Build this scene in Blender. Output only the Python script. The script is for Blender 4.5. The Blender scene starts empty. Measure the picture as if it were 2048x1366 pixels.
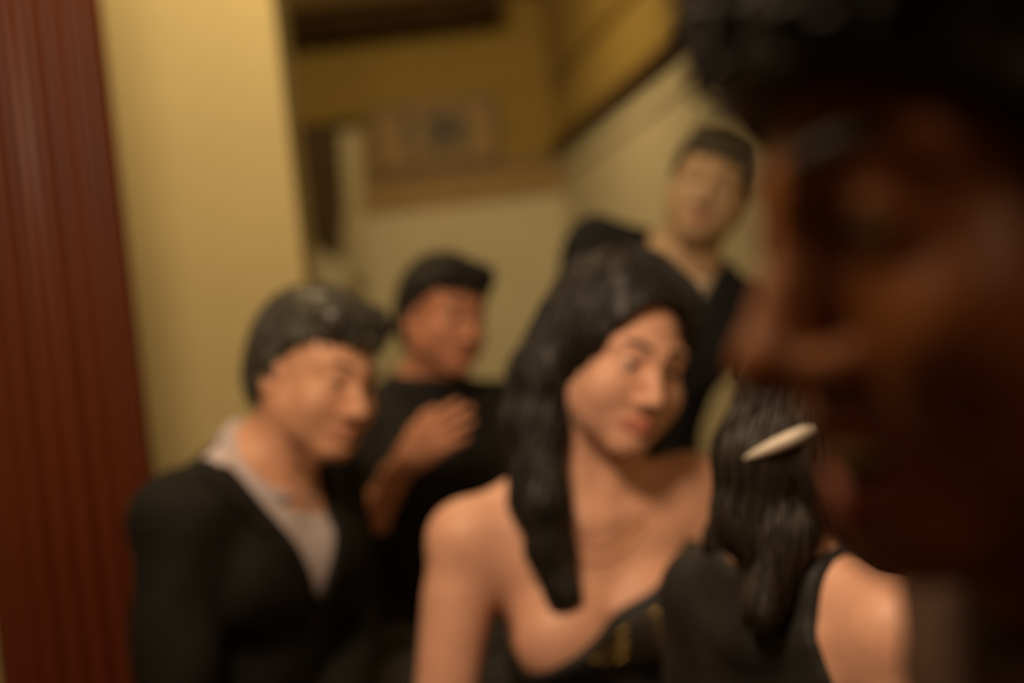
import bpy, bmesh, math, random
import numpy as np
from mathutils import Vector, Matrix

random.seed(7)
C = bpy.context.scene.collection
SC = bpy.context.scene

# ---------------------------------------------------------------- camera, world, lights, exposure
ROLL = math.radians(6.5)
cam = bpy.data.cameras.new('camera')
cam.lens = 50.0
cam.sensor_width = 36.0
cam.clip_start = 0.02
cam.dof.use_dof = True
cam.dof.focus_distance = 1.0
cam.dof.aperture_fstop = 2.2
camo = bpy.data.objects.new('camera', cam)
C.objects.link(camo)
_c, _s = math.cos(ROLL), math.sin(ROLL)
camo.matrix_world = Matrix(((_c, _s, 0, 0), (0, 0, -1, 0), (-_s, _c, 0, 1.2), (0, 0, 0, 1)))
SC.camera = camo

SC.view_settings.view_transform = 'Standard'
SC.view_settings.look = 'None'
SC.view_settings.gamma = 1.0
SC.view_settings.use_curve_mapping = False
SC.view_settings.exposure = 1.0

wd = bpy.data.worlds.new('world')
SC.world = wd
wd.use_nodes = True
wd.node_tree.nodes['Background'].inputs[0].default_value = (0.9, 0.5, 0.2, 1)
wd.node_tree.nodes['Background'].inputs[1].default_value = 0.02


def area(name, loc, target, size, power, col):
    l = bpy.data.lights.new(name, 'AREA')
    l.shape = 'DISK'
    l.size = size
    l.energy = power
    l.color = col
    o = bpy.data.objects.new(name, l)
    C.objects.link(o)
    o.location = loc
    d = Vector(target) - Vector(loc)
    o.rotation_euler = d.to_track_quat('-Z', 'Y').to_euler()
    return o


WARM = (1.0, 0.73, 0.46)
area('ceiling_lamp_table', (-0.40, 0.75, 2.25), (-0.05, 2.1, 1.0), 0.45, 15.0, WARM)
area('ceiling_lamp_pier', (-0.45, 2.75, 2.95), (-0.62, 3.5, 1.2), 0.3, 9.5, (1.0, 0.74, 0.40))
area('fill_light_rear', (0.5, -0.7, 2.7), (0.1, 0.8, 1.1), 0.5, 3.0, (1.0, 0.66, 0.36))  # unseen fill added behind the camera to lift the dark near face
area('ceiling_lamp_far', (-0.45, 5.6, 3.05), (-0.3, 8.0, 0.9), 0.5, 15.0, (1.0, 0.74, 0.40))

# ---------------------------------------------------------------- materials


def mat(name, col, rough=0.6, var=0.0, vscale=8.0, bump=0.0, bscale=60.0, spec=0.4, metal=0.0, stretch=None, col2=None,
        sss=0.0, tint=False, sheen=0.0):
    m = bpy.data.materials.new(name)
    m.use_nodes = True
    nt = m.node_tree
    b = nt.nodes['Principled BSDF']
    b.inputs['Base Color'].default_value = (*col, 1)
    b.inputs['Roughness'].default_value = rough
    b.inputs['Specular IOR Level'].default_value = spec
    b.inputs['Metallic'].default_value = metal
    if sheen:
        b.inputs['Sheen Weight'].default_value = sheen
    if sss:
        b.inputs['Subsurface Weight'].default_value = sss
        b.inputs['Subsurface Radius'].default_value = (1.0, 0.35, 0.15)
        b.inputs['Subsurface Scale'].default_value = 0.008
    tc = nt.nodes.new('ShaderNodeTexCoord')
    mp = nt.nodes.new('ShaderNodeMapping')
    nt.links.new(tc.outputs['Object'], mp.inputs['Vector'])
    if stretch:
        mp.inputs['Scale'].default_value = stretch
    colsock = None
    if var or col2:
        n = nt.nodes.new('ShaderNodeTexNoise')
        n.inputs['Scale'].default_value = vscale
        n.inputs['Detail'].default_value = 5
        nt.links.new(mp.outputs['Vector'], n.inputs['Vector'])
        r = nt.nodes.new('ShaderNodeValToRGB')
        c2 = col2 if col2 else tuple(min(1, c * (1 + var)) for c in col)
        c1 = col if col2 else tuple(c * (1 - var) for c in col)
        r.color_ramp.elements[0].position = 0.3
        r.color_ramp.elements[1].position = 0.7
        r.color_ramp.elements[0].color = (*c1, 1)
        r.color_ramp.elements[1].color = (*c2, 1)
        nt.links.new(n.outputs['Fac'], r.inputs['Fac'])
        colsock = r.outputs['Color']
        nt.links.new(colsock, b.inputs['Base Color'])
    if tint:
        a = nt.nodes.new('ShaderNodeAttribute')
        a.attribute_name = 'lip'
        mx = nt.nodes.new('ShaderNodeMix')
        mx.data_type = 'RGBA'
        nt.links.new(a.outputs['Fac'], mx.inputs['Factor'])
        if colsock:
            nt.links.new(colsock, mx.inputs['A'])
        else:
            mx.inputs['A'].default_value = (*col, 1)
        mx.inputs['B'].default_value = (*tint, 1)
        nt.links.new(mx.outputs['Result'], b.inputs['Base Color'])
    if bump:
        n = nt.nodes.new('ShaderNodeTexNoise')
        n.inputs['Scale'].default_value = bscale
        n.inputs['Detail'].default_value = 3
        nt.links.new(mp.outputs['Vector'], n.inputs['Vector'])
        bp = nt.nodes.new('ShaderNodeBump')
        bp.inputs['Strength'].default_value = bump
        bp.inputs['Distance'].default_value = 0.002
        nt.links.new(n.outputs['Fac'], bp.inputs['Height'])
        nt.links.new(bp.outputs['Normal'], b.inputs['Normal'])
    return m


M = dict(
    plaster_cream=mat('cream plaster', (0.52, 0.43, 0.215), 0.85, 0.05, 3, 0.15, 40),
    plaster_pale=mat('pale wainscot paint', (0.58, 0.52, 0.34), 0.7, 0.04, 4, 0.1, 40),
    plaster_ochre=mat('ochre wall paint', (0.27, 0.18, 0.035), 0.85, 0.10, 2, 0.15, 40),
    plaster_ochre_lit=mat('lit ochre wall paint', (0.31, 0.21, 0.045), 0.85, 0.05, 3, 0.15, 40),  # lighter ochre, the light on this wall band put into its colour
    ceiling=mat('buff ceiling paint', (0.55, 0.42, 0.24), 0.9, 0.04, 3),
    dark_wood=mat('dark stained wood', (0.035, 0.012, 0.004), 0.4, 0.3, 10, 0.2, 50, stretch=(1, 1, 8)),
    brown_wood=mat('brown wood', (0.16, 0.085, 0.02), 0.5, 0.25, 8, 0.2, 50, stretch=(1, 6, 6)),
    mahogany=mat('red mahogany', (0.14, 0.024, 0.003), 0.5, 0.35, 14, 0.1, 60, stretch=(1, 1, 0.06), spec=0.5),
    floor=mat('floor boards', (0.12, 0.06, 0.025), 0.5, 0.3, 4, 0.1, 40, stretch=(8, 1, 1)),
    curtain=mat('brown curtain cloth', (0.10, 0.06, 0.025), 0.9, 0.2, 6, 0.2, 90),
    sheer=mat('pale sheer cloth', (0.55, 0.48, 0.30), 0.9, 0.05, 6, 0.2, 90),
    pic_frame=mat('picture frame wood', (0.13, 0.07, 0.02), 0.5, 0.3, 12),
    mount=mat('tan picture mount', (0.30, 0.20, 0.075), 0.8, 0.1, 5),
    skin_c=mat('light skin', (0.66, 0.35, 0.245), 0.5, 0.05, 25, 0.05, 250, sss=0.12, tint=(0.50, 0.17, 0.12)),
    skin_a=mat('fair ruddy skin', (0.62, 0.32, 0.20), 0.5, 0.06, 25, 0.06, 250, sss=0.12, tint=(0.48, 0.21, 0.14)),
    skin_b=mat('ruddy skin', (0.50, 0.22, 0.13), 0.5, 0.06, 25, 0.06, 250, sss=0.12, tint=(0.38, 0.14, 0.09)),
    skin_f=mat('tan skin', (0.40, 0.26, 0.15), 0.5, 0.06, 25, 0.06, 250, sss=0.12, tint=(0.36, 0.14, 0.09)),
    skin_d=mat('deep brown skin', (0.22, 0.068, 0.015), 0.5, 0.08, 25, 0.05, 250, sss=0.05, tint=(0.24, 0.055, 0.03)),
    hair_black=mat('black hair', (0.010, 0.008, 0.007), 0.5, 0.3, 60, 0.4, 200, spec=0.4),
    hair_dark=mat('dark brown hair', (0.016, 0.010, 0.006), 0.55, 0.3, 60, 0.4, 200, spec=0.5),
    hair_grey=mat('greying dark hair', (0.02, 0.018, 0.013), 0.40, 0.0, 45, 0.4, 200, spec=0.6, col2=(0.06, 0.054, 0.04)),
    hair_olive=mat('ash brown hair', (0.045, 0.036, 0.018), 0.5, 0.3, 60, 0.4, 200),
    suit_char=mat('charcoal suit wool', (0.010, 0.009, 0.0075), 0.85, 0.15, 40, 0.25, 300, spec=0.2),
    suit_navy=mat('navy suit wool', (0.012, 0.012, 0.015), 0.85, 0.15, 40, 0.25, 300, spec=0.2),
    shirt_lav=mat('lavender grey shirt cotton', (0.50, 0.43, 0.45), 0.8, 0.04, 30, 0.15, 300),
    collar_teal=mat('pale grey collar cotton', (0.50, 0.49, 0.43), 0.8, 0.04, 30, 0.15, 300),
    shirt_pale=mat('pale shirt cotton', (0.62, 0.52, 0.42), 0.8, 0.04, 30, 0.15, 300),
    black_knit=mat('black knit', (0.010, 0.008, 0.007), 0.9, 0.2, 40, 0.3, 200),
    black_dress=mat('black satin', (0.010, 0.009, 0.009), 0.65, 0.2, 30, 0.15, 80),
    brown_knit=mat('dark brown knit', (0.05, 0.02, 0.008), 0.9, 0.2, 40, 0.3, 200),
    trousers=mat('dark trousers cloth', (0.018, 0.016, 0.015), 0.85, 0.15, 40, 0.2, 200),
    pearl=mat('white enamel', (0.58, 0.50, 0.43), 0.4, 0.05, 40),
    beam=mat('dark rough beam wood', (0.035, 0.018, 0.005), 0.9, 0.3, 10, spec=0.1),
    shoe=mat('black leather', (0.012, 0.010, 0.009), 0.3, 0.2, 20),
    gold=mat('gold metal', (0.75, 0.48, 0.15), 0.25, metal=1.0),
    tooth=mat('tooth enamel', (0.80, 0.72, 0.60), 0.25, 0.03, 30),
    sclera=mat('eye white', (0.70, 0.64, 0.56), 0.2),
    iris=mat('brown iris', (0.07, 0.03, 0.012), 0.2),
    pupil=mat('pupil', (0.004, 0.004, 0.004), 0.15),
    button=mat('dark button horn', (0.02, 0.014, 0.01), 0.3),
    stool_seat=mat('dark red leather', (0.08, 0.015, 0.01), 0.45, 0.2, 10),
)

# abstract blue grey print in the picture
pm = bpy.data.materials.new('picture print')
pm.use_nodes = True
nt = pm.node_tree
tc = nt.nodes.new('ShaderNodeTexCoord')
nz = nt.nodes.new('ShaderNodeTexNoise')
nz.inputs['Scale'].default_value = 6.0
nz.inputs['Detail'].default_value = 4
nt.links.new(tc.outputs['Object'], nz.inputs['Vector'])
rp = nt.nodes.new('ShaderNodeValToRGB')
rp.color_ramp.elements[0].position = 0.42
rp.color_ramp.elements[0].color = (0.022, 0.024, 0.032, 1)
rp.color_ramp.elements[1].position = 0.62
rp.color_ramp.elements[1].color = (0.24, 0.16, 0.07, 1)
nt.links.new(nz.outputs['Fac'], rp.inputs['Fac'])
nt.links.new(rp.outputs['Color'], nt.nodes['Principled BSDF'].inputs['Base Color'])
nt.nodes['Principled BSDF'].inputs['Roughness'].default_value = 0.7
M['print'] = pm

# ---------------------------------------------------------------- generic mesh helpers


def link(name, me, m=None, parent=None):
    o = bpy.data.objects.new(name, me)
    C.objects.link(o)
    if m is not None:
        for q in (m if isinstance(m, (list, tuple)) else [m]):
            me.materials.append(q)
    if parent is not None:
        o.parent = parent
        o.matrix_parent_inverse = parent.matrix_basis.inverted()
    return o


def from_bm(name, bm, m=None, parent=None, smooth=False):
    me = bpy.data.meshes.new(name)
    bmesh.ops.recalc_face_normals(bm, faces=bm.faces)
    bm.to_mesh(me)
    bm.free()
    if smooth:
        me.polygons.foreach_set('use_smooth', np.ones(len(me.polygons), bool))
    return link(name, me, m, parent)


def bx(bm, x0, x1, y0, y1, z0, z1, bevel=0.0, mtx=None):
    r = bmesh.ops.create_cube(bm, size=1.0)
    vs = r['verts']
    for v in vs:
        v.co = Vector(((x0 + x1) / 2 + v.co.x * (x1 - x0), (y0 + y1) / 2 + v.co.y * (y1 - y0), (z0 + z1) / 2 + v.co.z * (z1 - z0)))
    if bevel:
        es = list({e for v in vs for e in v.link_edges})
        r2 = bmesh.ops.bevel(bm, geom=es, offset=bevel, segments=2, affect='EDGES', profile=0.5)
        vs = list({v for f in r2['faces'] for v in f.verts} | {v for v in vs if v.is_valid})
    if mtx is not None:
        bmesh.ops.transform(bm, matrix=mtx, verts=[v for v in vs if v.is_valid])


def tube(bm, pts, rads, seg=8, closed=False):
    pts = [Vector(p) for p in pts]
    if not isinstance(rads, (list, tuple)):
        rads = [rads] * len(pts)
    rings = []
    n = len(pts)
    for i, p in enumerate(pts):
        a = pts[(i - 1) % n] if (closed or i > 0) else p
        b = pts[(i + 1) % n] if (closed or i < n - 1) else p
        d = (b - a).normalized()
        ref = Vector((0, 0, 1)) if abs(d.z) < 0.9 else Vector((1, 0, 0))
        u = d.cross(ref).normalized()
        w = d.cross(u)
        rings.append([bm.verts.new(p + (u * math.cos(t) + w * math.sin(t)) * rads[i]) for t in [2 * math.pi * k / seg for k in range(seg)]])
    for i in range(n if closed else n - 1):
        r0, r1 = rings[i], rings[(i + 1) % n]
        for k in range(seg):
            bm.faces.new((r0[k], r0[(k + 1) % seg], r1[(k + 1) % seg], r1[k]))
    if not closed:
        bm.faces.new(rings[0])
        bm.faces.new(rings[-1][::-1])


def lathe(bm, prof, seg=24, at=(0, 0, 0)):
    rings = []
    for r, z in prof:
        rings.append([bm.verts.new((at[0] + r * math.cos(2 * math.pi * k / seg), at[1] + r * math.sin(2 * math.pi * k / seg), at[2] + z)) for k in range(seg)])
    for a, b in zip(rings[:-1], rings[1:]):
        for k in range(seg):
            bm.faces.new((a[k], a[(k + 1) % seg], b[(k + 1) % seg], b[k]))
    bm.faces.new(rings[0])
    bm.faces.new(rings[-1])


def tag(o, label=None, cat=None, group=None, kind=None):
    if label:
        o['label'] = label
    if cat:
        o['category'] = cat
    if group:
        o['group'] = group
    if kind:
        o['kind'] = kind
    return o


def empty(name, loc, rz=0.0):
    o = bpy.data.objects.new(name, None)
    C.objects.link(o)
    o.location = loc
    o.rotation_euler = (0, 0, rz)
    o.empty_display_size = 0.1
    bpy.context.view_layer.update()
    return o


def struct(name, bm, m, label=None):
    o = from_bm(name, bm, m)
    o['kind'] = 'structure'
    if label:
        o['label'] = label
    return o


# ---------------------------------------------------------------- the room
ZC = 3.16
FARY = 8.2
XR = lambda y: 0.39 + (FARY - y) * 0.1441          # the slanting right hand wall
bm = bmesh.new(); bx(bm, -2.6, 2.4, -1.7, 8.5, -0.1, 0.0)
fl = struct('floor', bm, M['floor'], 'brown floor boards')
bm = bmesh.new(); bx(bm, -2.6, 2.4, -1.7, 8.5, ZC, ZC + 0.1)
struct('ceiling', bm, M['ceiling'], 'buff painted ceiling')
bm = bmesh.new(); bx(bm, -2.5, -0.49, 3.5, 3.75, 0, ZC)
struct('wall_left', bm, M['plaster_cream'], 'bright cream wall end left of the group')
bm = bmesh.new(); bx(bm, -2.6, -2.5, -1.7, 8.4, 0, ZC)
struct('wall_side', bm, M['plaster_cream'], 'cream wall of the room to the left')
bm = bmesh.new(); bx(bm, -2.5, 2.2, -1.7, -1.6, 0, ZC)
struct('wall_back', bm, M['plaster_cream'], 'cream wall behind the photographer')
ZR = 2.24
bm = bmesh.new(); bx(bm, -2.5, 0.45, FARY, FARY + 0.15, 0, ZR)
struct('wall_far', bm, M['plaster_pale'], 'pale lower part of the far wall')
bm = bmesh.new(); bx(bm, -2.5, 0.45, FARY, FARY + 0.15, ZR, ZC)
struct('wall_far_upper', bm, M['plaster_ochre'], 'ochre upper part of the far wall')


def right_wall(z0, z1, thick, name, m, label, proud=0.0):
    bm = bmesh.new()
    y0, y1 = -1.6, FARY
    n = Vector((-1, -0.1441, 0)).normalized()
    a, b = Vector((XR(y0), y0, 0)), Vector((XR(y1), y1, 0))
    q = [a + n * proud, b + n * proud, b - n * thick, a - n * thick]
    lo = [bm.verts.new((p.x, p.y, z0)) for p in q]
    hi = [bm.verts.new((p.x, p.y, z1)) for p in q]
    bm.faces.new(lo)
    bm.faces.new(hi)
    for i in range(4):
        bm.faces.new((lo[i], lo[(i + 1) % 4], hi[(i + 1) % 4], hi[i]))
    return struct(name, bm, m, label)


right_wall(0, ZR, 0.15, 'wall_right', M['plaster_pale'], 'pale lower part of the right wall')
right_wall(ZR, 2.62, 0.15, 'wall_right_lit_band', M['plaster_ochre_lit'], 'band painted yellow as if lit above the dark rail of the right wall')
right_wall(2.62, ZC, 0.15, 'wall_right_upper', M['plaster_ochre'], 'ochre top of the right wall')
right_wall(2.240, 2.290, 0.0, 'trim_1', M['dark_wood'], 'dark picture rail rising along the right wall', 0.05)
right_wall(2.215, 2.232, 0.0, 'trim_2', M['dark_wood'], 'thin dark bead below the rail of the right wall', 0.022)
right_wall(2.095, 2.105, 0.0, 'trim_3', M['brown_wood'], 'fine brown bead on the pale right wall', 0.012)
right_wall(2.61, 2.63, 0.0, 'trim_4', M['brown_wood'], 'thin cove bead above the yellow band', 0.02)
bm = bmesh.new(); bx(bm, -2.4, 0.40, FARY - 0.03, FARY, 2.195, 2.235, 0.006)
struct('trim_5', bm, M['brown_wood'], 'brown picture rail on the far wall')
bm = bmesh.new(); bx(bm, -2.4, 0.40, FARY - 0.015, FARY, 2.02, 2.195)
struct('trim_6', bm, M['mount'], 'tan board below the far picture rail')
bm = bmesh.new(); bx(bm, -1.3, 0.12, FARY - 0.32, FARY - 0.08, 2.99, ZC - 0.005, 0.01)
struct('trim_7', bm, M['beam'], 'dark beam under the ceiling at the far end')
bm = bmesh.new(); bx(bm, -2.4, 0.40, FARY - 0.02, FARY, 0, 0.14, 0.004)
struct('baseboard_far', bm, M['plaster_pale'])

# ---------------------------------------------------------------- reeded mahogany column
col = empty('wooden_column', (-0.885, 2.75, 0))
tag(col, 'tall reeded red mahogany column at the left edge before the cream wall', 'column')
bm = bmesh.new()
lathe(bm, [(0.150, 0.22), (0.150, 2.95)], 40, (-0.885, 2.75, 0))
from_bm('shaft', bm, M['mahogany'], col, True)
reed_me = None
NREED = 22
for i in range(NREED):
    t = 2 * math.pi * i / NREED
    if reed_me is None:
        bm = bmesh.new()
        tube(bm, [(0, 0, 0.24), (0, 0, 0.26), (0, 0, 2.9), (0, 0, 2.93)], [0.008, 0.017, 0.017, 0.008], 8)
        o = from_bm('reed', bm, M['mahogany'], None, True)
        reed_me = o.data
    else:
        o = bpy.data.objects.new('reed', reed_me)
        C.objects.link(o)
    o.parent = col
    o.location = (0.148 * math.cos(t), 0.148 * math.sin(t), 0)
bm = bmesh.new()
lathe(bm, [(0.22, 0.0), (0.22, 0.10), (0.20, 0.12), (0.20, 0.15), (0.175, 0.19), (0.165, 0.23)], 32, (-0.885, 2.75, 0))
from_bm('plinth', bm, M['mahogany'], col)
bm = bmesh.new()
lathe(bm, [(0.165, 2.92), (0.18, 2.97), (0.18, 3.0), (0.22, 3.06), (0.22, ZC - 0.002)], 32, (-0.885, 2.75, 0))
from_bm('capital', bm, M['mahogany'], col)

# ---------------------------------------------------------------- picture leaning on the far rail
pic = empty('framed_picture', (-0.30, 8.13, 2.24))
pic.rotation_euler = (0, 0, 0)
bpy.context.view_layer.update()
tag(pic, 'framed tan picture with a blue grey motif on the far ochre wall', 'picture')
px0, px1, pz0, pz1 = -0.66, 0.05, 2.238, 2.62
bm = bmesh.new(); bx(bm, px0 + .03, px1 - .03, 8.165, 8.185, pz0 + .03, pz1 - .03)
from_bm('mount', bm, M['mount'], pic)
for a in ((px0, px1, pz0, pz0 + .035), (px0, px1, pz1 - .035, pz1), (px0, px0 + .035, pz0 + .035, pz1 - .035), (px1 - .035, px1, pz0 + .035, pz1 - .035)):
    bm = bmesh.new(); bx(bm, a[0], a[1], 8.14, 8.19, a[2], a[3], 0.005)
    from_bm('frame_moulding', bm, M['pic_frame'], pic)
bm = bmesh.new(); bx(bm, -0.50, -0.10, 8.158, 8.166, 2.33, 2.54)
from_bm('print', bm, M['print'], pic)

# ---------------------------------------------------------------- curtain swag at the left end of the far wall


def drape(name, x0, x1, y, ztop, zbot_l, zbot_r, folds, amp, m, parent):
    bm = bmesh.new()
    nu, nv = folds * 8, 14
    for side in (0, 1):
        pass
    g = []
    for j in range(nv + 1):
        v = j / nv
        row = []
        for i in range(nu + 1):
            u = i / nu
            zb = zbot_l + (zbot_r - zbot_l) * u
            z = ztop + (zb - ztop) * v
            pinch = 1 - 0.35 * v
            xm = (x0 + x1) / 2 - 0.05 * v
            x = xm + (x0 + (x1 - x0) * u - (x0 + x1) / 2) * pinch
            row.append((x, y - 0.02 - amp * (0.5 + 0.5 * math.sin(2 * math.pi * folds * u + 0.6 * math.sin(4 * v))) * (0.5 + 0.5 * v), z))
        g.append(row)
    fr = [[bm.verts.new(p) for p in r] for r in g]
    bk = [[bm.verts.new((p[0], p[1] + 0.006, p[2])) for p in r] for r in g]
    for j in range(nv):
        for i in range(nu):
            bm.faces.new((fr[j][i], fr[j][i + 1], fr[j + 1][i + 1], fr[j + 1][i]))
            bm.faces.new((bk[j][i], bk[j + 1][i], bk[j + 1][i + 1], bk[j][i + 1]))
    for i in range(nu):
        bm.faces.new((fr[0][i], bk[0][i], bk[0][i + 1], fr[0][i + 1]))
        bm.faces.new((fr[nv][i], fr[nv][i + 1], bk[nv][i + 1], bk[nv][i]))
    for j in range(nv):
        bm.faces.new((fr[j][0], fr[j + 1][0], bk[j + 1][0], bk[j][0]))
        bm.faces.new((fr[j][nu], bk[j][nu], bk[j + 1][nu], fr[j + 1][nu]))
    return from_bm(name, bm, m, parent, True)


cur = empty('curtain', (-0.95, 8.1, 2.55))
tag(cur, 'short brown curtain swag with pale sheer tail at the far wall left end', 'curtain')
drape('swag', -1.13, -0.80, 8.16, 2.53, 1.95, 1.80, 5, 0.06, M['curtain'], cur)
drape('sheer_tail', -0.84, -0.72, 8.12, 2.50, 1.62, 1.62, 3, 0.03, M['sheer'], cur)
bm = bmesh.new(); tube(bm, [(-1.2, 8.12, 2.545), (-0.70, 8.12, 2.545)], 0.014, 10)
from_bm('curtain_rod', bm, M['dark_wood'], cur, True)
for x in (-1.15, -0.74):
    bm = bmesh.new(); tube(bm, [(x, 8.12, 2.545), (x, 8.2, 2.56)], 0.009, 8)
    from_bm('rod_bracket', bm, M['dark_wood'], cur, True)

# ---------------------------------------------------------------- implicit surfaces


def nrm(v):
    v = np.asarray(v, float)
    return v / np.linalg.norm(v)


class Frame:
    def __init__(s, c, fwd, up, sc=1.0):
        s.c = np.asarray(c, float)
        z = nrm(up)
        y = -np.asarray(fwd, float)
        y = nrm(y - z * (y @ z))
        x = np.cross(y, z)
        s.R = np.stack([x, y, z], 1)       # columns are the local axes
        s.sc = sc

    def p(s, l):
        return s.c + s.R @ (np.asarray(l, float) * s.sc)

    def loc(s, x, y, z):
        R, c = s.R, s.c
        dx, dy, dz = x - c[0], y - c[1], z - c[2]
        return tuple((dx * R[0, i] + dy * R[1, i] + dz * R[2, i]) / s.sc for i in range(3))

    def m4(s):
        m = Matrix.Identity(4)
        for i in range(3):
            for j in range(3):
                m[i][j] = s.R[i, j] * s.sc
            m[i][3] = s.c[i]
        return m


WORLD = Frame((0, 0, 0), (0, -1, 0), (0, 0, 1))


def f_ell(c, r):
    c, r = np.asarray(c, float), np.asarray(r, float)

    def f(x, y, z):
        a, b, d = x - c[0], y - c[1], z - c[2]
        k0 = np.sqrt((a / r[0]) ** 2 + (b / r[1]) ** 2 + (d / r[2]) ** 2)
        k1 = np.sqrt((a / r[0] ** 2) ** 2 + (b / r[1] ** 2) ** 2 + (d / r[2] ** 2) ** 2) + 1e-9
        return k0 * (k0 - 1.0) / k1
    return f, c, float(max(r))


def f_con(a, b, r1, r2):
    a, b = np.asarray(a, float), np.asarray(b, float)
    ba = b - a
    l2 = float(ba @ ba) + 1e-12

    def f(x, y, z):
        px, py, pz = x - a[0], y - a[1], z - a[2]
        t = np.clip((px * ba[0] + py * ba[1] + pz * ba[2]) / l2, 0, 1)
        return np.sqrt((px - ba[0] * t) ** 2 + (py - ba[1] * t) ** 2 + (pz - ba[2] * t) ** 2) - (r1 + (r2 - r1) * t)
    return f, (a + b) / 2, float(np.sqrt(l2) / 2 + max(r1, r2))


class Field:
    def __init__(s):
        s.ops = []

    def put(s, tg, prim, k=0.02, mode='+', fr=WORLD):
        f, c, rad = prim
        s.ops.append((tg, f, fr.p(c), rad * fr.sc, k * fr.sc, mode, fr))
        return s

    def ell(s, tg, c, r, k=0.02, mode='+', fr=WORLD):
        return s.put(tg, f_ell(c, r), k, mode, fr)

    def con(s, tg, a, b, r1, r2, k=0.02, mode='+', fr=WORLD):
        return s.put(tg, f_con(a, b, r1, r2), k, mode, fr)

    def pick(s, tags):
        return [o for o in s.ops if tags is None or o[0] in tags]

    def points(s, P, tags=None, off=0.0):
        P = np.asarray(P, float)
        F = np.full(len(P), 0.5)
        for tg, f, c, rad, k, mode, fr in s.pick(tags):
            d = f(*fr.loc(P[:, 0], P[:, 1], P[:, 2])) * fr.sc - (off if mode == '+' else 0)
            F = comb(F, d, k, mode)
        return F

    def bounds(s, tags, off):
        os_ = [o for o in s.pick(tags) if o[5] == '+']
        lo = np.min([o[2] - o[3] for o in os_], 0) - off - 0.03
        hi = np.max([o[2] + o[3] for o in os_], 0) + off + 0.03
        return lo, hi

    def grid(s, ax, tags=None, off=0.0, clips=(), disp=None):
        xs, ys, zs = ax
        F = np.full((len(xs), len(ys), len(zs)), 0.3, np.float32)
        for tg, f, c, rad, k, mode, fr in s.pick(tags):
            m = rad + off + k + 0.05
            sl = []
            for q, a in enumerate((xs, ys, zs)):
                i0, i1 = np.searchsorted(a, c[q] - m), np.searchsorted(a, c[q] + m)
                sl.append(slice(i0, i1))
            x, y, z = xs[sl[0]][:, None, None], ys[sl[1]][None, :, None], zs[sl[2]][None, None, :]
            if x.size == 0 or y.size == 0 or z.size == 0:
                continue
            d = f(*fr.loc(x, y, z)) * fr.sc - (off if mode == '+' else 0)
            F[tuple(sl)] = comb(F[tuple(sl)], d, k, mode)
        X, Y, Z = xs[:, None, None], ys[None, :, None], zs[None, None, :]
        if disp is not None:
            F = F + disp(X, Y, Z)
        for g in clips:
            F = np.maximum(F, g(X, Y, Z))
        return F


def comb(F, d, k, mode):
    if mode == '+':
        h = np.maximum(k - np.abs(F - d), 0) / k
        return np.minimum(F, d) - h * h * k * 0.25
    h = np.maximum(k - np.abs(F + d), 0) / k
    return np.maximum(F, -d) + h * h * k * 0.25


CORN = [(i, j, k) for i in (0, 1) for j in (0, 1) for k in (0, 1)]
EDG = [(a, b) for a in range(8) for b in range(a + 1, 8) if sum(abs(CORN[a][q] - CORN[b][q]) for q in range(3)) == 1]


def surface(F, ax):
    xs, ys, zs = [np.asarray(a, float) for a in ax]
    F = np.asarray(F, float)
    F[0] = F[-1] = 0.3
    F[:, 0] = F[:, -1] = 0.3
    F[:, :, 0] = F[:, :, -1] = 0.3
    ins = F < 0
    nx, ny, nz = F.shape
    cnt = np.zeros((nx - 1, ny - 1, nz - 1), np.int8)
    for i, j, k in CORN:
        cnt += ins[i:nx - 1 + i, j:ny - 1 + j, k:nz - 1 + k]
    I, J, K = np.nonzero((cnt > 0) & (cnt < 8))
    vals = [F[I + i, J + j, K + k] for i, j, k in CORN]
    pos = [np.stack([xs[I + i], ys[J + j], zs[K + k]], 1) for i, j, k in CORN]
    acc = np.zeros((len(I), 3))
    n = np.zeros(len(I))
    for a, b in EDG:
        m = (vals[a] < 0) != (vals[b] < 0)
        t = np.where(m, vals[a] / np.where(m, vals[a] - vals[b], 1), 0)
        p = pos[a] + (pos[b] - pos[a]) * t[:, None]
        acc += np.where(m[:, None], p, 0)
        n += m
    V = acc / n[:, None]
    idx = np.full(cnt.shape, -1, np.int64)
    idx[I, J, K] = np.arange(len(I))
    Q = []
    # edges along each axis
    for axn in range(3):
        sh = [slice(1, -1)] * 3
        sh[axn] = slice(0, -1)
        sh2 = list(sh)
        sh2[axn] = slice(1, None)
        A, B = ins[tuple(sh)], ins[tuple(sh2)]
        e = np.argwhere(A != B)
        if len(e) == 0:
            continue
        fl = A[tuple(e.T)]
        e = e + np.array([0 if q == axn else 1 for q in range(3)])
        u, v = (axn + 1) % 3, (axn + 2) % 3

        def at(du, dv):
            q = e.copy()
            q[:, u] -= du
            q[:, v] -= dv
            return idx[q[:, 0], q[:, 1], q[:, 2]]
        q = np.stack([at(1, 1), at(0, 1), at(0, 0), at(1, 0)], 1)
        q[~fl] = q[~fl][:, ::-1]
        Q.append(q)
    return V, np.concatenate(Q)


def relax(V, Q, it=1, w=0.5):
    for _ in range(it):
        acc = np.zeros_like(V)
        n = np.zeros(len(V))
        for a, b in ((0, 1), (1, 2), (2, 3), (3, 0)):
            np.add.at(acc, Q[:, a], V[Q[:, b]])
            np.add.at(acc, Q[:, b], V[Q[:, a]])
            np.add.at(n, Q[:, a], 1)
            np.add.at(n, Q[:, b], 1)
        V = V * (1 - w) + w * acc / np.maximum(n, 1)[:, None]
    return V


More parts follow.
